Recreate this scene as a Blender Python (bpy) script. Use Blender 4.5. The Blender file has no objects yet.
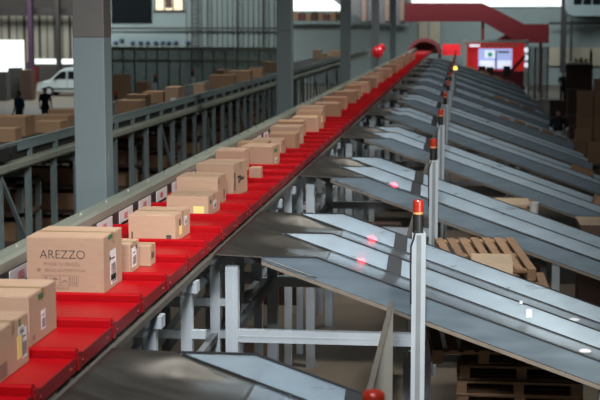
import bpy, bmesh, math, random
from mathutils import Vector, Matrix
random.seed(7)
C = bpy.context.scene.collection
ZC = 4.6                      # eye height above the hall floor
PI = math.pi

# ------------------------------------------------------------------ camera
F = 1400.0
VX, VY = 462.0, 25.0          # vanishing point of the sorting line
dv = Vector((VX-300, 200-VY, -F)).normalized()
zv = Vector((0, -dv.z, dv.y)).normalized()
xv = dv.cross(zv)
def ray(px, py):              # sideways and upward slope, per metre down the hall, of a line of sight
    v = Vector((px-300, 200-py, -F))
    d = v.dot(dv)
    return v.dot(xv)/d, v.dot(zv)/d
def at(px, py, D):
    a, b = ray(px, py)
    return a*D, ZC+b*D
cam_d = bpy.data.cameras.new('camera')
cam = bpy.data.objects.new('camera', cam_d); C.objects.link(cam)
M = Matrix((xv, dv, zv)).to_4x4(); M.translation = (0, 0, ZC)
cam.matrix_world = M
cam_d.sensor_width = 36; cam_d.lens = F*36/600
cam_d.clip_start = .1; cam_d.clip_end = 400
cam_d.dof.use_dof = True; cam_d.dof.focus_distance = 12.0; cam_d.dof.aperture_fstop = 3.2
S = bpy.context.scene
S.camera = cam
S.view_settings.view_transform = 'Standard'; S.view_settings.look = 'None'
S.view_settings.gamma = 1; S.view_settings.use_curve_mapping = False
S.view_settings.exposure = -0.26

# ------------------------------------------------------------------ materials
def mat(name, col, rough=.6, metal=0., var=.12, scale=6., stretch=(1,1,1), emis=None, estr=1., coat=0., bump=0., rnd=0., rvar=0.):
    m = bpy.data.materials.new(name); m.use_nodes = True
    nt = m.node_tree; N = nt.nodes; L = nt.links
    b = N['Principled BSDF']
    b.inputs['Roughness'].default_value = rough; b.inputs['Metallic'].default_value = metal
    if coat: b.inputs['Coat Weight'].default_value = coat; b.inputs['Coat Roughness'].default_value = .15
    tc = N.new('ShaderNodeTexCoord'); mp = N.new('ShaderNodeMapping'); mp.inputs['Scale'].default_value = stretch
    nz = N.new('ShaderNodeTexNoise'); nz.inputs['Scale'].default_value = scale; nz.inputs['Detail'].default_value = 4
    L.new(tc.outputs['Object'], mp.inputs[0]); L.new(mp.outputs[0], nz.inputs[0])
    rp = N.new('ShaderNodeMapRange'); rp.inputs[1].default_value = .25; rp.inputs[2].default_value = .75
    rp.inputs[3].default_value = 1-var; rp.inputs[4].default_value = 1+var
    L.new(nz.outputs[0], rp.inputs[0])
    mx = N.new('ShaderNodeMix'); mx.data_type = 'RGBA'; mx.blend_type = 'MULTIPLY'; mx.inputs[0].default_value = 1
    mx.inputs[6].default_value = (*col, 1)
    L.new(rp.outputs[0], mx.inputs[7])
    out = mx.outputs[2]
    if rnd:
        oi = N.new('ShaderNodeObjectInfo'); r2 = N.new('ShaderNodeMapRange')
        r2.inputs[3].default_value = 1-rnd; r2.inputs[4].default_value = 1+rnd
        L.new(oi.outputs['Random'], r2.inputs[0])
        m2 = N.new('ShaderNodeMix'); m2.data_type = 'RGBA'; m2.blend_type = 'MULTIPLY'; m2.inputs[0].default_value = 1
        L.new(out, m2.inputs[6]); L.new(r2.outputs[0], m2.inputs[7]); out = m2.outputs[2]
    L.new(out, b.inputs['Base Color'])
    if rvar:
        r3 = N.new('ShaderNodeMapRange'); r3.inputs[3].default_value = rough-rvar; r3.inputs[4].default_value = rough+rvar
        L.new(nz.outputs[0], r3.inputs[0]); L.new(r3.outputs[0], b.inputs['Roughness'])
    if bump:
        bp = N.new('ShaderNodeBump'); bp.inputs['Strength'].default_value = bump; bp.inputs['Distance'].default_value = .02
        L.new(nz.outputs[0], bp.inputs['Height']); L.new(bp.outputs[0], b.inputs['Normal'])
    if emis:
        b.inputs['Emission Color'].default_value = (*emis, 1); b.inputs['Emission Strength'].default_value = estr
    return m
m_red   = mat('red_tray_paint', (.32,.002,.005), .34, 0, .10, 5)
m_red.node_tree.nodes['Principled BSDF'].inputs['Specular IOR Level'].default_value = .22
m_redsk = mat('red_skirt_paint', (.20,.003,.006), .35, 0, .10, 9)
m_steel = mat('galvanised_steel', (.42,.515,.585), .30, .62, .09, 3, (.6,4,3), rvar=.08)
m_floorl = mat('worn_lane_steel', (.11,.125,.135), .42, .6, .14, 3, (.6,4,3), rvar=.08)
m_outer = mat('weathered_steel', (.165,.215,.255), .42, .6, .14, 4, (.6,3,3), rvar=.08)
m_pan   = mat('scuffed_dark_steel', (.060,.055,.047), .42, .6, .30, 3, (1,2.5,1), rvar=.1)
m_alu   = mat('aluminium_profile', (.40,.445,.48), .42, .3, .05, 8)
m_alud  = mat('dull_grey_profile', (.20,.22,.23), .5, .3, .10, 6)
m_sheet = mat('beige_grey_sheet', (.30,.30,.27), .5, .2, .10, 3)
m_flange = mat('worn_flange', (.15,.125,.10), .6, .2, .15, 5)
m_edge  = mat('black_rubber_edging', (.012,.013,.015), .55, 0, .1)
m_black = mat('black_plastic', (.012,.012,.013), .45, 0, .1)
m_rail  = mat('green_grey_rail_paint', (.20,.215,.175), .5, .15, .12, 4, (5,.3,3))
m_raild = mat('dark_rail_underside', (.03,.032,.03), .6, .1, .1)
m_plate = mat('white_plate', (.55,.53,.52), .5, 0, .06)
m_redtx = mat('red_print', (.38,.04,.05), .6)
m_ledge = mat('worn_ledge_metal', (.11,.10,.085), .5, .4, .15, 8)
m_pil   = mat('pillar_paint', (.15,.19,.197), .55, 0, .04, 2)
m_pilu  = mat('pillar_upper_paint', (.105,.097,.09), .6, 0, .08, 2)
m_fr    = mat('conveyor_frame_paint', (.20,.26,.255), .5, .1, .08, 4)
m_frd   = mat('conveyor_beam_paint', (.27,.29,.235), .5, .1, .10, 4)
m_leg   = mat('conveyor_leg_paint', (.17,.215,.215), .5, .1, .10, 4)
m_dark  = mat('dark_belt', (.02,.021,.02), .6)
m_cart  = mat('cardboard', (.385,.25,.165), .75, 0, .05, 10, (1,1,4), rnd=.10)
m_carb  = mat('brown_cardboard', (.34,.20,.115), .75, 0, .06, 10, (1,1,4), rnd=.14)
m_tape  = mat('packing_tape', (.30,.20,.10), .3, 0, .05)
m_ink   = mat('black_print', (.035,.028,.025), .7)
m_ink2  = mat('grey_print', (.20,.125,.09), .7)
m_label = mat('white_label', (.66,.66,.68), .5, 0, .03)
m_yel   = mat('yellow_label', (.72,.60,.22), .5, 0, .03)
m_green = mat('green_mark', (.05,.13,.05), .6)
m_conc  = mat('concrete_floor', (.115,.092,.066), .5, 0, .22, 1.2, rvar=.1)
m_wood  = mat('pallet_wood', (.21,.125,.07), .8, 0, .18, 6, (2,2,2), rnd=.22)
m_woodl = mat('pale_board', (.40,.30,.20), .7, 0, .08, 4)
m_lens  = mat('red_signal_lens', (.34,.025,.010), .25, 0, .04, emis=(1,.10,.02), estr=.03)
m_lensd = mat('dark_red_lens', (.33,.02,.01), .25, 0, .04)
m_lenso = mat('orange_lens_ring', (.8,.35,.12), .3, 0, .04, emis=(1,.4,.1), estr=.12)
m_amber = mat('amber_lamp', (.9,.6,.15), .3, emis=(1,.62,.12), estr=2.5)
m_rlamp = mat('red_lamp', (.8,.02,.03), .3, emis=(1,.03,.05), estr=.12)
m_shade  = mat('dark_shade_patch', (.03,.032,.035), .55, 0, .12)  # dark tone that paints the shade on the lane walls
m_wallg = mat('pale_wall_paint', (.23,.285,.285), .7, 0, .05, .8)
m_wallb = mat('corrugated_wall_paint', (.20,.245,.235), .6, .1, .10, .5, (6,1,.1))
m_walld = mat('dark_cladding', (.075,.07,.065), .7, 0, .10, .6)
m_trans = mat('translucent_sheet', (.42,.41,.35), .5, 0, .15, .6)
m_col   = mat('dark_steel_column', (.03,.028,.03), .6)
m_purp  = mat('purple_column', (.06,.025,.07), .6)
m_wred  = mat('walkway_red', (.105,.004,.008), .5, 0, .06, 2)
m_wredd = mat('walkway_dark_red', (.12,.008,.012), .6, 0, .06, 2)
m_day   = mat('daylight_pane', (.9,.95,.95), .3, emis=(.92,1,.98), estr=1.25)
m_warm  = mat('warm_lit_pane', (.9,.8,.6), .3, emis=(1,.72,.42), estr=.75)
m_wdark = mat('dark_glass', (.008,.01,.012), .15)
m_scr   = mat('screen_glow', (.2,.25,.6), .3, emis=(.48,.58,1.0), estr=.85)
m_scw   = mat('screen_white', (.8,.8,.8), .3, emis=(.80,.86,1.0), estr=1.0)
m_scg   = mat('screen_green', (.05,.3,.2), .3, emis=(.05,.42,.30), estr=.7)
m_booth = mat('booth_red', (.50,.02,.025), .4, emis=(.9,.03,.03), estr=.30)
m_silv  = mat('silver_frame', (.50,.52,.50), .4, .3, .05)
m_white = mat('white_paint', (.62,.66,.66), .4, 0, .03)
m_van   = mat('van_paint', (.56,.63,.63), .3, .1, .03)
m_tyre  = mat('tyre_rubber', (.012,.012,.012), .8)
m_skin  = mat('skin', (.36,.20,.13), .6)
m_navy  = mat('navy_cloth', (.012,.016,.028), .85)
m_blue  = mat('blue_cloth', (.03,.07,.16), .85)
m_trou  = mat('dark_trousers', (.02,.022,.028), .85)
m_hair  = mat('black_hair', (.012,.01,.008), .7)
m_cloth = mat('white_cloth', (.70,.70,.72), .8)
m_cabin = mat('cabin_panel', (.27,.35,.37), .5, .1, .04)
m_cream = mat('cream_panel', (.42,.38,.30), .7, 0, .06, 1)
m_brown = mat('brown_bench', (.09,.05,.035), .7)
m_mesh  = mat('green_mesh', (.10,.13,.11), .6, .2)
def glass(name, col, alpha):
    m = mat(name, col, .15)
    m.node_tree.nodes['Principled BSDF'].inputs['Alpha'].default_value = alpha
    return m
m_gl = glass('greenish_glass', (.34,.40,.36), .62)

# ------------------------------------------------------------------ mesh helpers
class MB:
    def __init__(s): s.v = []; s.f = []; s.m = []
    def add(s, vs, fs, mi=0):
        o = len(s.v); s.v += [tuple(v) for v in vs]; s.f += [tuple(i+o for i in f) for f in fs]; s.m += [mi]*len(fs); return s
    def box(s, x0, x1, y0, y1, z0, z1, mi=0, T=None):
        vs = [Vector((x,y,z)) for z in (z0,z1) for y in (y0,y1) for x in (x0,x1)]
        if T: vs = [T @ v for v in vs]
        return s.add(vs, [(0,2,3,1),(4,5,7,6),(0,1,5,4),(2,6,7,3),(0,4,6,2),(1,3,7,5)], mi)
    def prism_xz(s, poly, y0, y1, mi=0):           # outline in X and Z, thickness in Y
        n = len(poly)
        vs = [(x,y0,z) for x,z in poly]+[(x,y1,z) for x,z in poly]
        return s.add(vs, [tuple(range(n)), tuple(range(2*n-1,n-1,-1))]+[(i,i+n,(i+1)%n+n,(i+1)%n) for i in range(n)], mi)
    def prism_yz(s, poly, x0, x1, mi=0):
        n = len(poly)
        vs = [(x0,y,z) for y,z in poly]+[(x1,y,z) for y,z in poly]
        return s.add(vs, [tuple(range(n)), tuple(range(2*n-1,n-1,-1))]+[(i,i+n,(i+1)%n+n,(i+1)%n) for i in range(n)], mi)
    def bar(s, p, q, w, h=None, mi=0):             # square bar between two points
        p, q = Vector(p), Vector(q); h = h or w
        d = (q-p).normalized(); up = Vector((0,0,1)) if abs(d.z) < .95 else Vector((0,1,0))
        a = d.cross(up).normalized()*w/2; b = a.cross(d).normalized()*h/2
        vs = [p+a+b,p-a+b,p-a-b,p+a-b,q+a+b,q-a+b,q-a-b,q+a-b]
        return s.add(vs, [(0,1,2,3),(7,6,5,4),(0,4,5,1),(1,5,6,2),(2,6,7,3),(3,7,4,0)], mi)
    def tube(s, p, q, r1, r2=None, n=12, mi=0, cap=True):
        p, q = Vector(p), Vector(q); r2 = r1 if r2 is None else r2
        d = (q-p).normalized(); up = Vector((0,0,1)) if abs(d.z) < .95 else Vector((0,1,0))
        a = d.cross(up).normalized(); b = a.cross(d)
        vs = []
        for c, r in ((p,r1),(q,r2)):
            for i in range(n):
                t = 2*PI*i/n; vs.append(c+(a*math.cos(t)+b*math.sin(t))*r)
        fs = [(i,(i+1)%n,n+(i+1)%n,n+i) for i in range(n)]
        if cap: fs += [tuple(range(n-1,-1,-1)), tuple(range(n,2*n))]
        return s.add(vs, fs, mi)
    def ball(s, c, r, n=12, sc=(1,1,1), mi=0):
        c = Vector(c); vs = []; k = n//2
        for j in range(k+1):
            ph = PI*j/k
            for i in range(n):
                t = 2*PI*i/n
                vs.append(c+Vector((math.sin(ph)*math.cos(t)*sc[0], math.sin(ph)*math.sin(t)*sc[1], math.cos(ph)*sc[2]))*r)
        fs = [(j*n+i, (j+1)*n+i, (j+1)*n+(i+1)%n, j*n+(i+1)%n) for j in range(k) for i in range(n)]
        return s.add(vs, fs, mi)
    def grid(s, pts, mi=0):                        # rows of points
        R, K = len(pts), len(pts[0])
        return s.add([p for r in pts for p in r], [(r*K+k,r*K+k+1,(r+1)*K+k+1,(r+1)*K+k) for r in range(R-1) for k in range(K-1)], mi)
    def mesh(s, name, mats, smooth=False, bevel=0., seg=2):
        me = bpy.data.meshes.new(name); me.from_pydata(s.v, [], s.f)
        for m in (mats if isinstance(mats,(list,tuple)) else [mats]): me.materials.append(m)
        for p, mi in zip(me.polygons, s.m): p.material_index = mi; p.use_smooth = smooth
        bm = bmesh.new(); bm.from_mesh(me)
        if smooth: bmesh.ops.remove_doubles(bm, verts=bm.verts, dist=1e-5)
        bmesh.ops.recalc_face_normals(bm, faces=bm.faces)
        if bevel: bmesh.ops.bevel(bm, geom=list(bm.edges), offset=bevel, segments=seg, affect='EDGES', profile=.6)
        bm.to_mesh(me); bm.free()
        return me
    def build(s, name, mats, parent=None, smooth=False, bevel=0., loc=(0,0,0)):
        return put(name, s.mesh(name, mats, smooth, bevel), parent, loc)
def put(name, me, parent=None, loc=(0,0,0)):
    o = bpy.data.objects.new(name, me); C.objects.link(o); o.location = loc
    if parent: o.parent = parent
    return o
def tag(o, label, cat, group=None, kind=None):
    o['label'] = label; o['category'] = cat
    if group: o['group'] = group
    if kind: o['kind'] = kind
    return o
def thing(name, label, cat, loc=(0,0,0), rz=0., group=None):
    o = bpy.data.objects.new(name, None); C.objects.link(o); o.location = loc; o.rotation_euler = (0,0,rz)
    return tag(o, label, cat, group)
def struct(o): o['kind'] = 'structure'; return o
kids = {}
def dup(root, label, loc, rot=None, group=None):
    if root.name not in kids:
        kids[root.name] = [(c, list(c.children)) for c in root.children]
    r = root.copy(); C.objects.link(r); r.location = loc
    if rot is not None: r.rotation_euler = rot
    r['label'] = label
    if group: r['group'] = group
    for c, gs in kids[root.name]:
        cc = c.copy(); C.objects.link(cc); cc.parent = r
        for g in gs:
            gg = g.copy(); C.objects.link(gg); gg.parent = cc
    return r
_o = ['first','second','third','fourth','fifth','sixth','seventh','eighth','ninth','tenth','eleventh','twelfth','thirteenth',
      'fourteenth','fifteenth','sixteenth','seventeenth','eighteenth','nineteenth']
_t = {20:'twentieth',30:'thirtieth',40:'fortieth',50:'fiftieth'}
_tt = {20:'twenty',30:'thirty',40:'forty',50:'fifty'}
def nth(n):
    if n < 20: return _o[n-1]
    b = n//10*10
    return _t[b] if n == b else _tt[b]+'-'+_o[n-b-1]
def text_mesh(txt, size, depth=.0008, bold=0.):
    cu = bpy.data.curves.new('lettering','FONT'); cu.body = txt; cu.size = size; cu.align_x = 'CENTER'; cu.extrude = depth; cu.offset = bold
    o = bpy.data.objects.new('lettering', cu); C.objects.link(o)
    bpy.context.view_layer.update()
    me = bpy.data.meshes.new_from_object(o.evaluated_get(bpy.context.evaluated_depsgraph_get()))
    bpy.data.objects.remove(o); bpy.data.curves.remove(cu)
    return me
def text(name, txt, size, m, parent, loc, rot=(PI/2,0,0), sx=1., bold=0.):
    me = text_mesh(txt, size, bold=bold); me.materials.clear(); me.materials.append(m)
    o = put(name, me, parent, loc); o.rotation_euler = rot; o.scale = (sx,1,1)
    return o

# ================================================================== main sorting line
ZB = ZC-1.90                  # tray surface
XR, XL = -2.18, -3.20         # tray edges
PIT = .825; Y0 = 7.66
# --- one red tray, rolled front lip, flat bed
def tray_proto():
    root = thing('sorting_tray', 'red sorting tray', 'tray')
    prof = [(.005,-.03),(.0,.044),(.008,.054),(.025,.058),(.05,.052),(.08,.028),(.12,.008),(.17,0),(.815,0),(.815,-.02),(.05,-.03)]
    mb = MB(); n = len(prof)
    mb.prism_yz(prof, XL-XR, 0)
    mb.build('tray_bed', m_red, root)
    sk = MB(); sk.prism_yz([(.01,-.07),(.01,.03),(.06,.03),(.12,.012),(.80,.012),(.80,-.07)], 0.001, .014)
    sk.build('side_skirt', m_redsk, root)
    MB().box(.013,.022,.0,.05,-.07,.0).build('edge_clip', m_redsk, root)
    for yy in (.12,.7): MB().tube((.012,yy,-.035),(.020,yy,-.035),.011,n=8).build('bolt', m_redsk, root)
    return root
NT = 118
tr0 = tray_proto()
for k in range(NT):
    i = k-2
    lab = ('red sorting tray on the belt, %s from the lower edge of the photo' % nth(k+1)) if k < 19 else 'red sorting tray in the long far run of the belt'
    p = (XR, Y0+i*PIT, ZB)
    if k == 0: tr0.location = p; tr0['label'] = lab; tr0['group'] = 'red trays of the sorting belt'
    else: dup(tr0, lab, p, None, 'red trays of the sorting belt' if k < 19 else 'far red trays of the sorting belt')

# --- the frame carrying the trays
Y1 = Y0+PIT*(NT-2)
fr = thing('sorting_conveyor', 'long grey sorter frame carrying the red trays, with rail and legs', 'conveyor frame')
rail = MB(); rail.prism_xz([(-3.24,ZC-1.765),(-3.24,ZC-1.695),(-3.265,ZC-1.67),(-3.40,ZC-1.67),(-3.43,ZC-1.69),(-3.46,ZC-1.71),(-3.46,ZC-1.77),(-3.30,ZC-1.77)], 6.3, Y1)
rail.build('rail_cap', m_rail, fr)
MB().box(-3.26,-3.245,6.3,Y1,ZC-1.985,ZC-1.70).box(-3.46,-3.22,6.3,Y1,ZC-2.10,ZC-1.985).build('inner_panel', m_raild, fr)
MB().box(-3.46,-3.26,6.3,Y1,ZC-1.985,ZC-1.77).build('outer_panel', m_rail, fr)
for k in range(40):                               # bolts along the rail cap
    y = 7.5+k*.9
    if y < 45: MB().tube((-3.34,y,ZC-1.672),(-3.34,y,ZC-1.652),.022,.018,8).build('rail_bolt', m_rail, fr)
lt = text_mesh('1805', .088, .001, -.0005); lt.materials.clear(); lt.materials.append(m_redtx)
for k in range(44):                               # white number plates above the tray edge
    y = 8.0+k*PIT
    pl = MB().box(-3.238,-3.232,y+.05,y+.60,ZB+.008,ZB+.125).build('number_plate', m_plate, fr)
    n = put('number', lt, pl, (-3.230,y+.30,ZB+.032)); n.rotation_euler = (PI/2,0,PI/2)
    MB().box(-3.238,-3.225,y+.64,y+.74,ZB+.02,ZB+.12).build('plate_sensor', m_black, fr) if k < 20 else None
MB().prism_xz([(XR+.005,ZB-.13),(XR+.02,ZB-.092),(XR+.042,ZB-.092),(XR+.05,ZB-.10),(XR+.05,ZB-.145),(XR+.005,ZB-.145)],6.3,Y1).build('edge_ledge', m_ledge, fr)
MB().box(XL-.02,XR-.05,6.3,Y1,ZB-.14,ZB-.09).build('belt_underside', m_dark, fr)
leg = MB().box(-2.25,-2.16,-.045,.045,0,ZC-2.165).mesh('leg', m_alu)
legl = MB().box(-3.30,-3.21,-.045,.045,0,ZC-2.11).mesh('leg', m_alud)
brk = MB().box(-2.36,-2.11,-.065,.065,ZC-2.165,ZC-2.075).mesh('bracket', m_alu)
bm1 = MB().box(-3.25,-2.05,-.03,.03,ZC-2.55,ZC-2.48).mesh('cross_beam', m_alu)
bm2 = MB().box(-3.25,-2.05,-.03,.03,ZC-2.85,ZC-2.78).mesh('cross_beam', m_alu)
dg = MB().bar((-3.22,.02,ZC-3.6),(-2.30,.02,ZC-2.3),.06).mesh('diagonal_brace', m_alu)
for k in range(52):
    y = 8.38+k*1.355
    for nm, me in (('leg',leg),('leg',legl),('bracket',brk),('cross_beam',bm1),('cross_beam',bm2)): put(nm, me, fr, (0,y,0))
    if k % 2: put('diagonal_brace', dg, fr, (0,y,0))
MB().box(-2.24,-2.18,8.4,82,ZC-2.86,ZC-2.80).build('long_beam', m_alud, fr)
MB().box(-3.28,-3.22,8.4,82,ZC-2.86,ZC-2.80).build('long_beam', m_alud, fr)
# hooded end of the line, red inside
hd = thing('sorter_end_hood', 'round dark red hood over the far end of the red belt', 'hood', (-2.7,Y1+.6,0))
arch = [(1.25*math.cos(t),1.15*math.sin(t)) for t in [PI*i/14 for i in range(15)]]
inn = [(1.0*math.cos(t),.9*math.sin(t)) for t in [PI*i/14 for i in range(15)]]
MB().prism_xz([(x,ZB-.2+z) for x,z in arch]+[(x,ZB-.2+z) for x,z in inn[::-1]],-.9,.9).build('hood_shell', m_wredd, hd)
MB().prism_xz([(x,ZB-.2+z) for x,z in inn],.5,.7).build('hood_curtain', m_wredd, hd)
MB().box(-1.2,-1.0,-.6,.6,0,ZB-.2).box(1.0,1.2,-.6,.6,0,ZB-.2).build('hood_stand', m_wredd, hd)
MB().box(1.3,2.6,-.3,.3,ZB-.3,ZB+.5).build('red_lamp_box', m_rlamp, hd)

# ================================================================== cartons
def carton(label, x0, x1, y, z, h, d, m=None, rz=0., group=None, marks=(), name='cardboard_carton', flat=False, tape=True):
    """body with closed flaps and tape; origin at the middle of the base"""
    w = x1-x0
    root = thing(name, label, 'box', ((x0+x1)/2, y+d/2, z), rz, group)
    m = m or m_cart
    b = MB().box(-w/2,w/2,-d/2,d/2,0,h); b.build('carton_body', m, root, bevel=.004)
    fl = MB()
    fl.box(-w/2+.004,w/2-.004,-d/2+.004,-.002,h,h+.004); fl.box(-w/2+.004,w/2-.004,.002,d/2-.004,h,h+.004)
    fl.build('top_flaps', m, root)
    if tape:
        MB().box(-w/2-.001,w/2+.001,-.028,.028,h+.004,h+.0055).box(w/2,w/2+.0012,-.028,.028,h-.07,h+.0055).box(-w/2-.0012,-w/2,-.028,.028,h-.07,h+.0055).build('tape_strip', m_tape, root)
    for kind, face, u, v, su, sv in marks:      # u, v: place on the face as a share of its size
        mm = {'white':m_label,'yellow':m_yel,'ink':m_ink,'grey':m_ink2,'green':m_green}[kind]
        q = MB()
        if face == 'side': q.box(w/2, w/2+.0015, -d/2+u*d-su/2, -d/2+u*d+su/2, v*h-sv/2, v*h+sv/2)
        else: q.box(-w/2+u*w-su/2, -w/2+u*w+su/2, -d/2-.0015, -d/2, v*h-sv/2, v*h+sv/2)
        lb = q.build({'white':'shipping_label','yellow':'yellow_label','ink':'printed_mark','grey':'printed_mark','green':'green_mark'}[kind], mm, root)
        if kind == 'white' and face == 'side':
            ln = MB()
            for i in range(5):
                yy = -d/2+u*d-su*.32+su*.16*i
                ln.box(w/2+.0015,w/2+.0022, yy, yy+su*(.06+.05*(i%2)), v*h-sv*.40, v*h+sv*.05)
            ln.box(w/2+.0015,w/2+.0022,-d/2+u*d-su*.3,-d/2+u*d+su*.25,v*h+sv*.2,v*h+sv*.25)
            ln.build('barcode', m_ink, lb)
    return root
G = 'cartons on the red sorting belt'
def onbelt(i): return Y0+i*PIT+.20
ZT = ZB+.002
def C_(label, i, x0, x1, h, d, dy=0., **k):
    return carton(label, x0, x1, onbelt(i)+dy, ZT, h, d, group=G, **k)
C_('plain carton at the lower corner of the photo, yellow and white labels on its side', -1, -3.02,-2.42, .285, .56, dy=-.03,
   marks=(('yellow','side',.72,.42,.10,.13),('white','side',.86,.45,.085,.17),('white','side',.76,.74,.09,.045),('green','side',.72,.9,.03,.04),('grey','side',.2,.2,.12,.08)))
C_('wide plain carton with one white side label, just ahead of the printed carton', 0, -3.06,-2.515, .305, .56, dy=.02,
   marks=(('white','side',.50,.38,.09,.12),('green','side',.42,.88,.10,.035),('grey','side',.15,.15,.05,.03)))
az = C_('large carton with big black lettering and handling symbols on its front', 2, -3.06,-2.50, .40, .54, dy=.06,
   marks=(('white','side',.50,.42,.17,.22),('white','side',.52,.16,.16,.07),('green','side',.36,.96,.12,.03),('ink','side',.35,.56,.03,.03)))
W_ = .575; fx = -.27-.0012
def front(x): return (x, fx, 0)
t1 = text('printed_brand_line', 'AREZZO', .088, m_ink, az, (-.018,-.2715,.250), sx=.98, bold=-.0012)
text('printed_line', 'MADE IN BRAZIL', .036, m_ink2, az, (-.022,-.2715,.198), sx=1.0, bold=-.0005)
text('printed_line', 'BRAZILIAN FOOTWEAR', .031, m_ink2, az, (-.002,-.2715,.155), sx=.90, bold=-.0005)
MB().tube((-.195,-.2715,.166),(-.195,-.270,.166),.014,n=12).build('printed_dot', m_ink2, az)
sy = MB()
def frame(mb, x0, x1, z0, z1, t=.0025):
    mb.box(x0,x1,-.2715,-.27,z0,z0+t); mb.box(x0,x1,-.2715,-.27,z1-t,z1); mb.box(x0,x0+t,-.2715,-.27,z0,z1); mb.box(x1-t,x1,-.2715,-.27,z0,z1)
for i in range(4): frame(sy, -.175+i*.068, -.175+i*.068+.064, .052, .128)
sy.prism_xz([(-.158,.118),(-.128,.118),(-.140,.098),(-.146,.098)],-.2715,-.27); sy.box(-.1445,-.1415,-.2715,-.27,.075,.1); sy.box(-.152,-.134,-.2715,-.27,.072,.077)   # glass
sy.prism_xz([(-.102,.095),(-.094,.108),(-.078,.115),(-.062,.108),(-.054,.095)],-.2715,-.27); sy.box(-.0795,-.0765,-.2715,-.27,.068,.096)   # umbrella
sy.prism_xz([(-.032,.075),(-.006,.10),(.02,.075),(.012,.072),(-.006,.088),(-.024,.072)],-.2715,-.27)
for i in range(4): sy.box(.036+i*.014,.041+i*.014,-.2715,-.27,.06,.12)
sy.build('printed_symbols', m_ink2, az)
text('printed_line', 'FRAGILE', .022, m_ink2, az, (-.04,-.2715,.028), sx=1.6)
C_('small carton tucked behind the printed carton, barcode label facing the chutes', 3, -2.80,-2.505, .225, .30, dy=.05,
   marks=(('white','side',.45,.5,.15,.15),('ink','side',.7,.8,.05,.03),('grey','side',.2,.9,.08,.02)))
C_('low small carton with a stamped side behind the barcoded small carton', 3, -2.72,-2.425, .16, .19, dy=.40,
   marks=(('ink','side',.35,.5,.05,.05),('ink','side',.65,.5,.03,.05)))
C_('carton with a white label pair and dark scribbles, on the tray behind the small carton', 5, -2.895,-2.47, .235, .58, dy=.0, rz=-.03,
   marks=(('ink','front',.08,.2,.012,.08),('ink','front',.86,.22,.045,.02),('ink','front',.86,.12,.045,.02),('yellow','side',.35,.35,.10,.08),('ink','side',.3,.65,.05,.06),('white','side',.7,.6,.10,.08)))
C_('carton with a bright yellow label low on its front', 7, -2.90,-2.475, .20, .58, dy=.0, rz=-.03,
   marks=(('yellow','front',.77,.30,.11,.09),('white','side',.55,.45,.14,.08),('ink','side',.2,.7,.06,.04)))
C_('tall carton directly behind the one with the yellow front label', 8, -2.97,-2.53, .30, .52, dy=-.02,
   marks=(('ink','side',.15,.82,.03,.04),('ink','side',.75,.3,.05,.10)))
C_('largest tall carton in the mid belt, wide stamped side', 9, -2.90,-2.465, .36, .56, dy=.04, rz=-.13,
   marks=(('ink','side',.10,.45,.05,.20),('ink','side',.42,.55,.14,.03),('ink','side',.6,.47,.16,.03),('ink','side',.42,.42,.06,.04)))
C_('little carton at the tray edge behind the largest carton', 11, -2.58,-2.44, .15, .22, dy=.02, marks=(('grey','side',.5,.5,.1,.05),))
C_('flat topped carton behind the largest tall carton', 12, -3.15,-2.78, .28, .48, dy=.08)
C_('dark fronted carton with a green scribble and white label on its pale side', 13, -2.93,-2.50, .27, .56, dy=.03, rz=-.06,
   marks=(('green','side',.45,.75,.2,.05),('white','side',.55,.25,.16,.07)))
far = [  # tray, x0, x1, height, depth
 (14,-3.12,-2.70,.25,.5),(15,-3.05,-2.60,.22,.52),(16,-2.90,-2.49,.25,.58),(17,-2.98,-2.52,.30,.56),(19,-3.1,-2.66,.27,.5),(20,-2.94,-2.52,.29,.56),
 (21,-2.96,-2.51,.34,.58),(23,-3.12,-2.64,.33,.6),(25,-2.93,-2.47,.30,.56),(26,-3.06,-2.60,.27,.5),(28,-3.05,-2.56,.30,.58),(29,-3.1,-2.6,.26,.5),(31,-3.04,-2.53,.31,.6),
 (33,-2.95,-2.55,.27,.56),(35,-3.05,-2.6,.33,.5),(37,-3.0,-2.52,.33,.58),(39,-3.08,-2.58,.28,.56),(41,-3.0,-2.5,.34,.58),(44,-3.05,-2.6,.3,.5),(46,-3.0,-2.55,.36,.56),
 (48,-3.05,-2.55,.3,.5),(51,-3.0,-2.5,.34,.56),(54,-3.05,-2.55,.30,.56),(57,-3.0,-2.5,.36,.56),(60,-3.05,-2.55,.3,.5),(63,-3.05,-2.5,.36,.56),(67,-3.05,-2.5,.33,.56),(71,-3.0,-2.5,.38,.56),(76,-3.05,-2.5,.36,.56),(82,-3.0,-2.5,.38,.56)]
for n, (i,x0,x1,h,d) in enumerate(far):
    mk = []
    if n in (6,14): mk = [('yellow','side',.3,.6,.2,.12)]
    elif n % 3 == 0: mk = [('white','side',.5,.4,.14,.08)]
    elif n % 3 == 1: mk = [('ink','side',.6,.7,.06,.05)]
    C_('far carton on the red belt, %s beyond the carton with the green scribble' % nth(n+1), i, x0, x1, h, min(d,.58), marks=mk, m=m_cart if n % 2 else m_carb)

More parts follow.
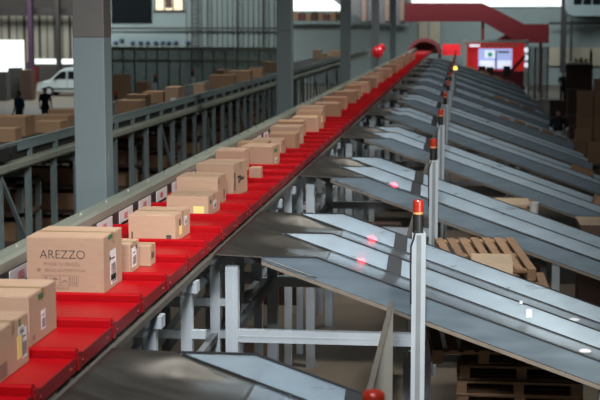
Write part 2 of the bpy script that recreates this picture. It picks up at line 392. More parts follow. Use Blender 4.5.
# ================================================================== chutes
SL = .35
XS, XBEND, XE = -1.70, -1.22, 3.5
def fl(x): return ZC-2.0-SL*(x-XS)          # lane floor height
def topz(x): return ZC-2.0 if x <= XBEND else ZC-2.0-SL*(x-XBEND)
YW = (0.0, 1.42, 2.84)
def chute_proto():
    root = thing('parcel_chute', 'steel chute', 'chute')
    for j, y in enumerate(YW):
        prof = [(XS,ZC-2.0),(XBEND,ZC-2.0),(XE,topz(XE)),(XE,fl(XE)-.03),(XS,ZC-2.03)]
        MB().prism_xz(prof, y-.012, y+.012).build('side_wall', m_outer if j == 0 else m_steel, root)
        e = MB()
        e.bar((XS,y-.004,ZC-1.996),(XBEND+.004,y-.004,ZC-1.996),.028,.010); e.bar((XBEND,y-.004,ZC-1.996),(XE,y-.004,topz(XE)+.004),.028,.010)
        e.build('edge_trim', m_edge, root)
    MB().prism_xz([(XS,ZC-2.035),(XE,fl(XE)-.035),(XE,fl(XE)-.075),(XS,ZC-2.065)], -.028, -.013).build('bottom_flange', m_flange, root)
    for j in (0,1):
        y0, y1 = YW[j]+.013, YW[j+1]-.013
        MB().prism_xz([(XBEND-.02,fl(XBEND)),(XE,fl(XE)),(XE,fl(XE)-.03),(XBEND-.02,fl(XBEND)-.03)], y0, y1).build('lane_floor', m_floorl, root)
        MB().prism_xz([(x,fl(x)+.0) for x in (XS+.02,XE)]+[(XE,fl(XE)+.010),(XS+.02,fl(XS+.02)+.010)], y1-.012, y1-.001).build('seam_strip', m_edge, root)
        # thin dark patch standing in for the shade on the lane's far wall, and an inspection plate further down
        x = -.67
        MB().prism_xz([(x,topz(x)-.0),(x+.13,topz(x+.13)),(x+.12,fl(x+.12)+.01),(x-.02,fl(x-.02)+.01)], y1-.013, y1-.002).build('shade_patch', m_shade, root)
    # entry pan: scooped sheet between the tray edge and the lane floors
    NX, NY = 21, 73; rows = []
    for a in range(NX):
        u = a/(NX-1); x = -2.125+u*(XBEND-.0+2.125); row = []
        for b in range(NY):
            y = -.02+2.88*b/(NY-1)
            dm = min(abs(y-q) for q in YW)
            rw = .24*max(0., 1-(x+2.125)/(XS+2.125))**.8
            lane = ZC-1.985-(ZC-1.985-fl(XBEND))*(1-(1-u)**1.9)
            ridge = ZC-1.985-.015*min(1,(x+2.125)/(XS+2.125)) if x < XS else fl(x)
            s = 0 if dm <= rw else min(1, (dm-rw)/(.34*(1-u)+.05))
            s = s*s*(3-2*s)
            z = ridge+(lane-ridge)*s
            row.append((x,y,z))
        rows.append(row)
    pan = MB().grid(rows).build('entry_pan', m_pan, root, smooth=True)
    so = pan.modifiers.new('thickness','SOLIDIFY'); so.thickness = .006; so.offset = -1
    for y in (.09, 2.75):
        MB().box(-2.03,-1.92,y-.055,y+.055,0,ZC-2.10).box(-1.918,-1.914,y-.012,y+.012,0,ZC-2.12).box(-1.99,-1.96,y-.058,y-.055,0,ZC-2.1).build('leg', m_alu, root)
        MB().box(-1.92,-.35 if y < 1 else -.39,y-.04,y+.04,ZC-2.775,ZC-2.665).box(-1.92,-.41,y-.043,y-.04,ZC-2.725,ZC-2.715).build('cross_beam', m_alu, root)
        MB().box(1.22,1.32,y-.05,y+.05,0,fl(1.27)-.06).build('leg', m_alud, root)
    MB().box(-.39,-.28,2.70,2.81,0,fl(-.3)-.05).build('leg', m_alu, root)
    MB().box(-2.01,-1.95,.15,2.69,ZC-2.76,ZC-2.68).build('long_beam', m_alud, root)
    for y in (.09,2.75):
        MB().box(-.28,1.22,y-.03,y+.03,ZC-3.55,ZC-3.47).build('cross_beam', m_alud, root)
    return root
YG0 = 11.90; PG = 6.45
ch0 = chute_proto()
CN = ['nearest the bottom of the photo, mostly cut off below the frame','passing behind the post with the nearest complete signal lamp']
sig0 = thing('signal_post', 'signal post', 'signal post')
MB().box(-.058,.058,-.05,.05,0,ZC-1.745).build('post', m_alu, sig0)
MB().box(-.020,.020,-.054,-.05,0,ZC-1.76).build('post_groove', m_alud, sig0)
bs = MB().tube((-.012,0,ZC-1.745),(-.012,0,ZC-1.585),.044,n=18).build('lamp_base', m_black, sig0)
ln = MB().tube((-.012,0,ZC-1.585),(-.012,0,ZC-1.565),.041,n=18).build('lens_ring', m_lenso, bs)
lr = MB().tube((-.012,0,ZC-1.565),(-.012,0,ZC-1.52),.046,n=18).tube((-.012,0,ZC-1.515),(-.012,0,ZC-1.475),.046,.044,n=18).build('lamp_lens', m_lens, sig0)
MB().tube((-.012,0,ZC-1.522),(-.012,0,ZC-1.513),.044,n=18).tube((-.012,0,ZC-1.475),(-.012,0,ZC-1.466),.040,.036,n=18).build('lens_band', m_lensd, lr)
cb = MB(); pts = [(-.03,-.055,ZC-1.72),(-.045,-.058,ZC-1.79),(-.066,-.058,ZC-1.85),(-.068,-.056,ZC-2.05),(-.064,-.056,ZC-2.35)]
for p, q in zip(pts[:-1],pts[1:]): cb.tube(p,q,.008,n=8)
cb.build('lamp_cable', m_black, sig0)
spots = []
for k in range(-1, 12):
    y = YG0+k*PG; idx = k+2
    lab = 'grey steel twin-lane parcel chute, %s row up from the bottom of the photo' % nth(idx)
    if k == -1: ch0.location = (0,y,0); ch0['label'] = lab; ch0['group'] = 'parcel chutes'
    else: dup(ch0, lab, (0,y,0), None, 'parcel chutes')
    lab = 'grey post with red and black signal lamp, %s up from the photo bottom' % nth(idx)
    p = (-.335,y-.13,0)
    if k == -1: sig0.location = (-.31,p[1],0); sig0.scale = (1,1,1.0155); sig0['label'] = lab; sig0['group'] = 'signal lamp posts'
    else: dup(sig0, lab, p, None, 'signal lamp posts').scale = (1,1,1)
    # sheet partition between this chute's row and the next
    if k < 10:
        q = MB().box(-.56,-.54,y+3.05,y+6.1,ZC-3.6,ZC-2.32); q.box(-.57,-.53,y+3.05,y+6.1,ZC-2.32,ZC-2.295,1)
        o = thing('partition_panel', 'grey sheet partition behind the %s chute row up from the photo bottom' % nth(idx), 'panel', (0,0,0), 0, 'sheet partitions between chutes')
        q.build('sheet', [m_sheet, m_ledge], o)
        MB().box(-.60,-.50,y+3.35,y+3.45,0,ZC-3.6).box(-.60,-.50,y+5.95,y+6.05,0,ZC-3.6).build('panel_leg', m_alud, o)
# far amber lamp on the last visible post
am = thing('warning_lamp', 'small glowing amber lamp on a thin post far up the chute rows', 'lamp', (at(452,68,50.3)[0]+.12, 49.9, 0))
MB().box(-.03,.03,-.03,.03,0,at(452,69.5,50.3)[1]).build('post', m_alud, am)
MB().tube((0,0,at(452,69.5,50.3)[1]),(0,0,at(452,66,50.3)[1]),.07,.06,12).build('lamp_lens', m_amber, am)
# white paper labels stuck on the walls of the second row chute, red sensor spots
for px, py, D, w, h, lb in ((529,313,YG0+1.40,.06,.085,'white paper label stuck on the middle wall of the second chute row'),
                            (521,302,YG0+1.40,.028,.03,'tiny white sticker above the paper label on the second chute row')):
    x, z = at(px,py,D)
    tag(MB().box(-w/2,w/2,-.004,0,-h/2,h/2).build('paper_label', m_label, None, loc=(x,D-.013,z)), lb, 'label')
for px, py, D, lb in ((574,320,YG0+2.3,'crumpled white scrap lying in the back lane of the second chute row'),(585,349,YG0+.9,'crumpled white scrap lying in the front lane of the second chute row')):
    x, z = at(px,py,D)
    tag(MB().ball((0,0,.032),.05,10,(1.2,.7,.4)).build('paper_scrap', m_label, None, loc=(x,D,fl(x))), lb, 'paper')

# ================================================================== pillars
for k in range(5):
    y = 14.53+16.5*k; x1 = -3.75
    o = thing('building_pillar', 'square steel pillar, %s' % ('biggest, pale below and brown above, beside the near rail' if k == 0 else '%s along the row between the conveyors' % nth(k+1)), 'pillar', (x1-.17,y+.16,0), 0, 'pillars between the conveyors')
    MB().box(-.17,.17,-.16,.16,0,4.47).build('lower_shaft', m_pil, o, bevel=.01)
    MB().box(-.17,.17,-.16,.16,4.47,13).build('upper_shaft', m_pilu if k == 0 else m_pil, o, bevel=.01)
    MB().box(-.24,.24,-.23,.23,0,.03).build('base_plate', m_alud, o)
    if k == 0:
        MB().box(.171,.176,-.05,.05,3.02,3.25).build('wall_plate', m_pil, o)

# ================================================================== second conveyor, far side
XK = -6.0
Z1, Z2 = ZC-1.58, ZC-1.83
lc = thing('side_conveyor', 'second long green-grey conveyor with open slotted guard beyond the pillars', 'conveyor')
YA, YB = 15.5, 92
MB().box(XK-.06,XK,YA,YB,Z1-.13,Z1).box(XK-.02,XK+.01,YA,YB,Z1-.02,Z1+.01).build('top_rail', m_fr, lc)
MB().prism_xz([(XK-.06,Z2),(XK+.02,Z2),(XK+.05,Z2-.03),(XK+.05,Z2-.10),(XK,Z2-.14),(XK-.06,Z2-.14)],YA,YB).build('bottom_rail', m_frd, lc)
MB().box(XK-2.5,XK-.10,YA,YB,ZB-.08,ZB-.02).build('belt', m_dark, lc)
MB().box(XK-.09,XK-.075,YA,YB,ZB-.08,Z1-.11).build('inner_panel', m_dark, lc)
MB().box(XK-2.6,XK-2.5,YA,YB,Z2-.12,ZB+.02).build('top_rail', m_fr, lc)
po = MB().box(XK-.055,XK+.005,-.04,.04,Z2-.02,Z1-.03).mesh('rail_post', m_fr)
lg = MB().box(XK-.10,XK-.02,-.04,.04,0,Z2-.13).mesh('leg', m_leg)
lg2 = MB().box(XK-2.55,XK-2.47,-.04,.04,0,Z2-.11).mesh('leg', m_leg)
cr = MB().box(XK-2.5,XK-.06,-.03,.03,Z2-.30,Z2-.23).mesh('cross_beam', m_leg)
dgl = MB().bar((XK-.05,0,Z2-.15),(XK-.05,1.2,Z2-1.3),.05).mesh('diagonal_brace', m_leg)
MB().box(XK-.09,XK-.03,YA,80,Z2-1.35,Z2-1.28).build('long_beam', m_leg, lc)
for k in range(58):
    y = 16.6+k*1.25
    put('rail_post', po, lc, (0,y,0))
    if k < 48:
        put('leg', lg, lc, (0,y,0)); put('leg', lg2, lc, (0,y,0))
        if k % 2 == 0: put('cross_beam', cr, lc, (0,y,0))
        if k % 4 == 1: put('diagonal_brace', dgl, lc, (0,y,0))
mo = MB().box(XK-.05,XK+.12,17.2,18.1,Z1-.16,Z1-.01).tube((XK+.13,17.85,Z1-.09),(XK+.02,17.85,Z1-.09),.075,n=14)
mo.build('drive_unit', m_dark, lc)
GL = 'cartons on the second conveyor'
side = [ # px x0, x1, y top, height, depth, label
 (-12,25,117,.34,.55,'wide carton at the photo edge on the second conveyor'),
 (-8,15,129,.22,.35,'low carton before the wide one at the photo edge'),
 (34,60,122,.20,.5,'low flat carton just past the conveyor drive unit'),
 (33,68,116,.26,.5,'longer flat carton behind the low flat one'),
 (48,76,110,.28,.5,'carton partly hidden by the big near pillar'),
 (115,140,101,.28,.6,'first carton showing beyond the big near pillar'),
 (126,146,95,.30,.5,'second carton showing beyond the big near pillar'),
 (143,163,92,.28,.6,'third carton showing beyond the big near pillar'),
 (165,178,87.5,.40,.75,'bright long carton with a big lit side on the second conveyor'),
 (194,204,84,.30,.5,'small carton behind the bright long one'),
 (207,233,75.5,.40,.6,'carton midway between the first two pillars, lower of a close pair'),
 (228,250,71,.38,.6,'carton midway between the first two pillars, upper of a close pair'),
 (249,262,68,.36,.6,'narrow carton near the second pillar'),
 (262,277,62,.42,.6,'tall pale carton just before the second pillar'),
 (294,312,50,.50,.6,'brightly lit pale carton just past the second pillar'),
 (313,326,53.5,.32,.6,'carton right behind the brightly lit pale one'),
 (325,341,51,.36,.6,'carton in front of the third pillar')]
XF = XK-.16
taken = []
for px0, px1, yt, h, d, lb in side:
    b = ray(px1,yt)[1]; D = (1.9-h+.02)/-b
    x1 = ray(px1,yt)[0]*D
    if x1 > XF or x1 < XK-2.0:                  # keep it on the belt
        x1 = XF if x1 > XF else XK-2.0
    x0 = x1-min(max((ray(px1,yt)[0]-ray(px0,yt)[0])*D, .3), .46 if x1 < XK-1.6 else .75)
    for (a0,a1,b0,b1) in taken:
        if x0 < a1 and x1 > a0 and D < b1 and D+d > b0: D = b1+.02
    taken.append((x0,x1,D,D+d))
    pale = 'pale' in lb
    carton(lb+', cardboard', x0, x1, D, ZB-.018, h, d, m=m_cart if pale or 'bright' in lb else m_carb, group=GL, tape=(D < 40),
           marks=(('white','front',.6,.25,.12,.10),) if 'big lit side' in lb else ())

# ================================================================== pallets in the bays
def pallet_proto():
    r = thing('wooden_pallet', 'pallet', 'pallet')
    for i in range(7):
        x = -.5+i*.15
        MB().box(x,x+.10,-.6,.6,.122,.144).build('deck_board', m_wood, r)
    for y in (-.6,-.05,.5):
        MB().box(-.5,.5,y,y+.10,.100,.122).build('stringer_board', m_wood, r)
        for x in (-.5,-.05,.4): MB().box(x,x+.10,y,y+.10,.022,.100).build('block', m_wood, r)
    for x in (-.5,-.05,.4): MB().box(x,x+.10,-.6,.6,0,.022).build('bottom_board', m_wood, r)
    return r
pal0 = pallet_proto(); first = True
def pallet(lab, loc, rot=(0,0,0), grp='wooden pallets'):
    global first
    if first:
        first = False; pal0.location = loc; pal0.rotation_euler = rot; pal0['label'] = lab; pal0['group'] = grp; return pal0
    return dup(pal0, lab, loc, rot, grp)
bays = [(YG0+2.05,.62,9,'under the nearest full chute row'),(YG0+4.65,.55,11,'in the bay behind it'),(YG0+PG+4.4,.70,12,'in the third bay')]
for n, (y, x, cnt, nm) in enumerate(bays):
    for j in range(cnt):
        jx = random.uniform(-.03,.03); jy = random.uniform(-.03,.03)
        pallet('wooden pallet stacked %s, %s from the stack top' % (nm, nth(cnt-j)),
               (x+jx, y+jy, j*.1445), (0,0,PI/2 if n == 0 else 0), 'pallets stacked between chutes')
pallet('wooden pallet lying tilted on the stack under the nearest full chute row', (.20, YG0+2.10, 1.44), (.18,0,.1))
pallet('wooden pallet lying tilted on the stack in the second bay', (.30, YG0+5.12, 1.70), (.17,0,.2))
bd = MB().box(-.42,.02,-.35,.3,0,.13)
tag(bd.build('wooden_board', m_woodl, None, loc=(.56,YG0+3.45,1.925)), 'pale bundled boards in the second bay, before the tilted pallet', 'board')
tag(MB().box(-.42,.02,-.36,.32,0,1.924).build('supply_crate', m_brown, None, loc=(.56,YG0+3.45,0)), 'dark crate under the pale bundled boards in the second bay', 'crate')
tag(MB().box(-.40,.40,-.45,.45,0,.03).build('wooden_board', m_woodl, None, loc=(.72,YG0+PG+4.4,12*.1445+.001)), 'pale flat board lying on the pallet stack of the third bay', 'board')
x, z = at(585,226,YG0+PG+3.6)
tag(MB().box(-.5,.6,-.4,.4,0,.03).build('wooden_board', m_woodl, None, loc=(x+.45,YG0+PG+4.4,1.45)), 'pale flat board at the photo edge in the third bay', 'board')
tag(MB().box(-.48,.55,-.38,.38,0,1.448).build('supply_crate', m_brown, None, loc=(x+.45,YG0+PG+4.4,0)), 'dark crate under the pale board at the photo edge', 'crate')
x, z = at(534,215,YG0+PG+3.5)
bk = thing('plastic_bucket', 'pale grey bucket standing on a dark stand in the third bay', 'bucket', (x,YG0+PG+3.5,z))
MB().tube((0,0,0),(0,0,.19),.060,.072,18).build('bucket_body', m_plate, bk); MB().tube((0,0,.19),(0,0,.20),.078,n=18).build('rim', m_plate, bk)
tag(MB().box(-.10,.10,-.10,.10,0,z-.001).build('bucket_stand', m_brown, None, loc=(x,YG0+PG+3.5,0)), 'dark stand under the pale grey bucket', 'stand')
# cartons lying in chute lanes at the far side
th = math.atan(SL)
def lane_carton(lab, k, j, x, w, d, h, rz=0., m=None):
    y = YG0+k*PG+YW[j]+.7
    o = carton(lab, -w/2, w/2, y-d/2, 0, h, d, m=m or m_carb, group='cartons lying in chute lanes', tape=False)
    o.location = (x, y, fl(x)+.012); o.rotation_euler = (0, th, rz)
    return o
lane_carton('brown carton low in the fourth chute row, upper of a pair at the photo edge', 2, 1, 2.75, .55, .42, .26)
lane_carton('brown carton low in the fourth chute row, lower of a pair at the photo edge', 2, 1, 3.20, .28, .42, .30)
lane_carton('brown carton low in the fifth chute row', 3, 1, 2.8, .5, .4, .25)
for n in range(5):
    lane_carton('brown carton lying in the sixth chute row, %s down the slope' % nth(n+1), 5, 0, 1.35+n*.45, .36, .4, .16+.05*(n%2))
for n in range(3):
    lane_carton('brown carton lying in the eighth chute row, %s down the slope' % nth(n+1), 7, 0, 1.5+n*.6, .5, .5, .2)
for n in range(4):
    lane_carton('brown carton lying in the last chute row, %s down the slope' % nth(n+1), 11, 1, .6+n*.75, .6, .5, .26)
lane_carton('small brown carton in the third chute row near the photo edge', 1, 1, 2.35, .3, .3, .14)

# carton stack on a pallet, far side
cy = 50.5
pallet('wooden pallet under the tall carton stack at the photo edge', (4.7,cy+.3,0))
sizes = []
for c in range(2):
    for r in range(6):
        if c == 0 and r > 4: continue
        carton('brown carton in the tall stack at the photo edge, %s column, %s from the bottom' % (('outer','inner')[c], nth(r+1)), 4.12+c*.56+.01*(r%2), 4.66+c*.56, cy-.1+.015*(r%3), .1455+r*.426, .42, .55, m=m_carb, group='cartons stacked by the photo edge', tape=True)
pallet('wooden pallet under the low carton heap before the tall stack', (4.05,46.3,0))
for n,(x0,z) in enumerate(((3.55,0),(4.07,0),(3.55,1),(4.07,1),(3.7,2))):
    carton('brown carton in the low heap before the tall stack, %s laid' % nth(n+1), x0, x0+.5, 45.9, .1455+z*.366, .36, .5, m=m_carb, group='cartons heaped before the tall stack')

# ================================================================== people
def person(label, loc, rz, shirt, cloth_trim=False, arms='down', lean=0.):
    root = thing('person', label, 'person', loc, rz)
    def limb(mb, pts, rs, n=12):
        for (p, q, a, b) in zip(pts[:-1], pts[1:], rs[:-1], rs[1:]):
            mb.tube(p, q, a, b, n)
        for p, r in zip(pts, rs): mb.ball(p, r, n)
    def V(x,y,z):                                  # lean the upper body forward (local -Y)
        if z > .95 and lean:
            dz = z-.95; return (x, y-dz*math.sin(lean), .95+dz*math.cos(lean))
        return (x,y,z)
    hip = [(-.095,0,.93),(.095,0,.93)]
    sh = [V(-.19,0,1.43), V(.19,0,1.43)]
    if arms == 'fwd':
        el = [V(-.30,-.08,1.17), V(.30,-.08,1.17)]; wr = [V(-.22,-.30,1.07), V(.22,-.30,1.07)]
    else:
        el = [V(-.26,.02,1.15), V(.26,.02,1.15)]; wr = [V(-.27,-.08,.92), V(.27,-.08,.92)]
    body = MB()
    limb(body, [V(0,0,1.02),V(0,0,1.25),V(0,0,1.40)], [.13,.145,.13])
    limb(body, [V(0,0,1.42),V(0,-.01,1.55)], [.06,.055])
    body.ball(V(0,-.02,1.645), .098, 16, (.82,1.0,1.2))                          # head
    body.ball(V(0,-.118,1.635), .018, 8, (.8,1.2,1.4))                           # nose
    body.ball(V(0,-.095,1.58), .03, 8, (1,.8,.6))                                # mouth and chin
    for s in (-1,1):
        body.ball(V(s*.083,0,1.64), .022, 8, (.5,1,1.5))                         # ears
        body.ball(V(s*.032,-.098,1.665), .014, 8)                                # eyes
    for i in (0,1):
        s = -1 if i == 0 else 1
        limb(body, [sh[i],el[i],wr[i]], [.055,.042,.03])
        d = (Vector(wr[i])-Vector(el[i])).normalized(); side = Vector((s,0,0)); palm = Vector(wr[i])+d*.05
        body.ball(palm, .042, 10, (.9,.9,.9))
        for f in range(4):                                                       # fingers, curled
            b0 = palm+d*.03+side*(.024-.016*f)*s; ln_ = (.032,.038,.036,.028)[f]
            k1 = b0+d*ln_; k2 = k1+(d*.6+Vector((0,-.2,-.8))).normalized()*ln_*.8
            body.tube(b0,k1,.0105,.0095,8); body.ball(k1,.0095,8); body.tube(k1,k2,.0095,.008,8); body.ball(k2,.008,8)
        t0 = palm-d*.02-side*.03*s; t1_ = t0-side*.025*s+d*.035; t2 = t1_+d*.03
        body.tube(t0,t1_,.012,.011,8); body.ball(t1_,.011,8); body.tube(t1_,t2,.011,.009,8); body.ball(t2,.009,8)
        limb(body, [hip[i],(hip[i][0]*1.05,-.02,.50),(hip[i][0]*1.05,.02,.09)], [.085,.056,.04])
        limb(body, [V(0,0,1.0),hip[i]], [.12,.095])
        body.ball((hip[i][0]*1.05,-.06,.05), .05, 10, (.8,2.2,.9))
    o = body.build('body', m_skin, root, smooth=True)
    rm = o.modifiers.new('skin_surface','REMESH'); rm.mode = 'VOXEL'; rm.voxel_size = .009; rm.use_smooth_shade = True
    st = MB(); limb(st, [V(0,0,.96),V(0,0,1.25),V(0,0,1.41)], [.152,.158,.145])
    limb(st, [sh[0],V(0,0,1.42),sh[1]], [.075,.10,.075])
    for i in (0,1): limb(st, [sh[i], Vector(sh[i]).lerp(Vector(el[i]),.75)], [.075,.066])
    so = st.build('shirt', shirt, root, smooth=True)
    r2 = so.modifiers.new('cloth_surface','REMESH'); r2.mode = 'VOXEL'; r2.voxel_size = .012; r2.use_smooth_shade = True
    tr = MB()
    for i in (0,1):
        limb(tr, [V(0,0,.98),hip[i]], [.142,.112]); limb(tr, [hip[i],(hip[i][0]*1.05,-.02,.50),(hip[i][0]*1.05,.02,.13)], [.108,.08,.066])
    to = tr.build('trousers', m_trou, root, smooth=True)
    r3 = to.modifiers.new('cloth_surface','REMESH'); r3.mode = 'VOXEL'; r3.voxel_size = .012; r3.use_smooth_shade = True
    if cloth_trim:
        wb = MB()
        for a in range(24):
            t, u = 2*PI*a/24, 2*PI*(a+1)/24
            P = lambda t, r, z: V(math.cos(t)*r, math.sin(t)*r, z)
            wb.add([P(t,.168,.98),P(u,.168,.98),P(u,.172,1.06),P(t,.172,1.06)], [(0,1,2,3)])
        w = wb.build('waistband', m_cloth, root, smooth=True); w.modifiers.new('t','SOLIDIFY').thickness = .008
        for i in (0,1):
            e = Vector(el[i]); r = Vector(wr[i])
            MB().tube(e.lerp(r,.05), e.lerp(r,.85), .052, .040, 12).build('sleeve_guard', m_cloth, root, smooth=True)
    hr = MB(); hr.ball(V(0,.005,1.675), .106, 16, (.86,1.0,1.12))
    hv = [i for i, v in enumerate(hr.v) if (v[1]-V(0,0,1.66)[1]) < -.045 and v[2] < V(0,0,1.70)[2]]
    keep = [(f,m) for f,m in zip(hr.f,hr.m) if not any(i in hv for i in f)]
    hr.f = [f for f,m in keep]; hr.m = [m for f,m in keep]
    hr.build('hair', m_hair, root, smooth=True)
    sh_ = MB()
    for i in (0,1): sh_.ball((hip[i][0]*1.05,-.06,.055), .055, 12, (.85,2.3,1.0))
    sh_.build('shoes', m_black, root, smooth=True)
    return root
px_ = at(559,106,47.6)
person('person in a dark shirt with white forearms working among the far chutes', (px_[0],47.75,.0), .15, m_navy, True, 'fwd')
x, z = at(45,90,62); person('person in dark navy clothes standing before the pale van', (x,62,0), .6, m_navy, False, 'down')
x, z = at(19,100,58); person('person in blue work clothes near the photo edge beyond the second conveyor', (x,58,0), -.5, m_blue, False, 'down')
x, z = at(563,80,86); person('person in dark clothes by the brown workbench at the back', (x,86,0), .2, m_trou, False, 'fwd')

# ================================================================== the van
vx, _ = at(36,80,89); vy = 89
van = thing('delivery_van', 'small pale silver van parked by the bright doorway', 'van', (vx,vy,0))
body = [(0.02,.30),(0,.62),(.10,.86),(.95,1.08),(1.62,1.66),(1.90,1.80),(2.6,1.88),(4.05,1.84),(4.22,1.60),(4.28,.95),(4.26,.34),(3.75,.28),(.55,.28)]
MB().prism_xz(body, 0, 1.65).build('van_body', m_van, van, bevel=.06)
MB().prism_xz([(1.12,1.10),(1.70,1.60),(2.02,1.62),(2.02,1.10)],-.012,.02).prism_xz([(2.14,1.10),(2.14,1.62),(2.55,1.62),(2.62,1.10)],-.012,.02).build('side_window', m_wdark, van)
MB().box(.35,4.15,-.02,.01,.42,.52).build('side_trim', m_black, van)
MB().box(2.07,2.10,-.015,.0,.5,1.7).build('door_seam', m_alud, van)
MB().prism_xz([(.06,.72),(.12,.88),(.45,.96),(.40,.80)],-.02,.03).build('headlight', m_silv, van)
for x in (.85,3.45):
    w = MB().tube((x,-.03,.32),(x,.20,.32),.32,n=24).build('wheel', m_tyre, van)
    MB().tube((x,-.045,.32),(x,0,.32),.19,n=16).build('wheel_rim', m_silv, w)
    w = MB().tube((x,1.45,.32),(x,1.68,.32),.32,n=24).build('wheel', m_tyre, van)
MB().prism_xz([(1.25,1.08),(1.33,1.20),(1.40,1.08)],-.16,-.02).build('wing_mirror', m_black, van)

# ================================================================== the hall
struct(MB().box(-48,22,-6,112,-.2,0).build('floor', m_conc))
DB = 105.0
xl, _ = at(112,30,DB)
wb = MB()
struct(MB().box(-48,xl+1,DB,DB+.4,0,16).build('wall_back_far', m_walld))
# dark cladding bays with translucent sheets, steel columns
for n in range(8):
    x0, x1 = at(-20+n*15.2,40,DB)[0], at(-20+n*15.2+13.5,40,DB)[0]
    for q in range(2):
        xa = x0+(x1-x0)*q/2+.05; xb = x0+(x1-x0)*(q+1)/2-.05
        o = MB().box(xa,xb,DB-.06,DB,at(0,62,DB)[1],at(0,16,DB)[1]).build('window_%d' % (n*2+q+1), m_trans); struct(o)
def bx(px0,px1,py0,py1,D,th_,m,name): # an upright panel facing the camera side, kept as its own slab
    x0,z1 = at(px0,py0,D); x1,z0 = at(px1,py1,D)
    return MB().box(x0,x1,D,D+th_,max(z0,0),z1).build(name, m)
tag(bx(26,33,-40,76,DB-4,.5,m_purp,'steel_column'), 'dark purple steel column beside the bright doorway', 'column')
tag(bx(54,60,-40,76,DB-4,.5,m_col,'steel_column'), 'dark steel column just before the big pillar, above the van', 'column')
tag(bx(-10,73,8,14,DB-3,.5,m_col,'roof_truss'), 'dark horizontal steel truss crossing high above the van', 'truss')
struct(bx(-12,24.5,40,80,DB-.12,.1,m_day,'window_21'))
struct(bx(34,75,59,64,DB-.12,.1,m_day,'window_22'))
tag(bx(33.5,38.5,66,110,DB-6,.3,m_wred,'red_banner'), 'narrow red banner between the bright doorway and the van', 'banner')
for n,(p0,p1,q0,q1) in enumerate(((8,20,68,110),(20,32,70,110),(-8,7,72,110))):
    tag(bx(p0,p1,q0,q1,DB-20-n,.8,(m_walld,m_brown,m_walld)[n],'equipment_rack'), 'dark equipment rack before the bright doorway, %s from the photo edge' % nth((2,3,1)[n]), 'rack')
# office block with pale wall and corrugated side
DO = 92.0
x0, _ = at(108,30,DO); x1,_ = at(186,30,DO); x2,_ = at(279,30,DO)
struct(MB().box(x0,x1,DO,DO+3,0,14).build('wall_office', m_wallg))
cw = MB(); n = 36
for i in range(n):
    a = x1+(x2-x1)*i/n; b = x1+(x2-x1)*(i+1)/n; w = (b-a)
    cw.prism_xz([(a,0),(a,14),(b,14),(b,0)] , DO+(.0 if i % 2 else .12), DO+1.2)
struct(cw.build('wall_corrugated', m_wallb))
struct(bx(111,152,-12,23,DO-.08,.07,m_wdark,'window_23'))
o = bx(155,183,-12,10,DO-.08,.07,m_warm,'window_24'); struct(o)
for p in (155,164,173,183): struct(bx(p-.7,p+.7,-12,11,DO-.12,.05,m_walld,'trim_1'))
struct(bx(153,185,10,12,DO-.12,.05,m_walld,'trim_2'))
struct(bx(165,172,-12,8,DO-.11,.03,m_brown,'trim_3'))
tag(bx(108,278,27.3,29.3,DO-.5,.12,m_col,'wall_pipe'), 'dark horizontal pipe running along the pale office wall', 'pipe')
for n, p in enumerate((116,122,133,141,148,156,163,169,176,188)):
    xx, zz = at(p,42.5 if n != 1 else 40,DO)
    o = thing('wall_lamp', 'small blue wall fitting on the pale office wall, %s along the row' % nth(n+1), 'wall fitting', (xx,DO,zz), 0, 'blue wall fittings')
    MB().prism_xz([(-.15,-.07),(-.15,.0),(.0,.09),(.15,.04),(.15,-.03)],-.3,-.02).build('hood', m_blue, o)
    MB().box(-.05,.05,-.02,0,-.1,.1).build('bracket', m_col, o)
ld = thing('wall_ladder', 'dark ladder fixed upright between pale wall and corrugated wall', 'ladder', (at(196,30,DO)[0],DO-.3,0))
for s in (-.22,.22): MB().bar((s,0,1.9),(s,0,9),.07).build('ladder_rail', m_col, ld)
for i in range(23): MB().bar((-.22,0,2.0+i*.3),(.22,0,2.0+i*.3),.04).build('rung', m_col, ld)
for n, p in enumerate((207,236,262)):
    tag(bx(p,p+1.3,-30,48,DO-.35,.1,m_col,'wall_conduit'), 'thin dark upright conduit on the corrugated wall, %s from the ladder' % nth(n+1), 'conduit')
# greenish glazed partition beyond the second conveyor
gp = thing('glass_partition', 'long greenish glazed partition in steel frames beyond the second conveyor', 'partition')
DG = 72
for i in range(16):
    pa, pb = 100+i*11.4, 100+(i+1)*11.4
    xa, zt = at(pa,50,DG); xb, _ = at(pb,50,DG)
    MB().box(xa+.03,xb-.03,DG,DG+.03,.3,zt).build('pane', m_gl, gp)
    MB().box(xa-.03,xa+.03,DG-.03,DG+.06,0,zt+.1).build('post', m_fr, gp)
xa, zt = at(100,50,DG); xb, _ = at(100+16*11.4,50,DG)
MB().box(xa,xb,DG-.04,DG+.06,zt,zt+.16).build('top_rail', m_frd, gp); MB().box(xa,xb,DG-.04,DG+.06,zt-.62,zt-.5).build('middle_rail', m_frd, gp)
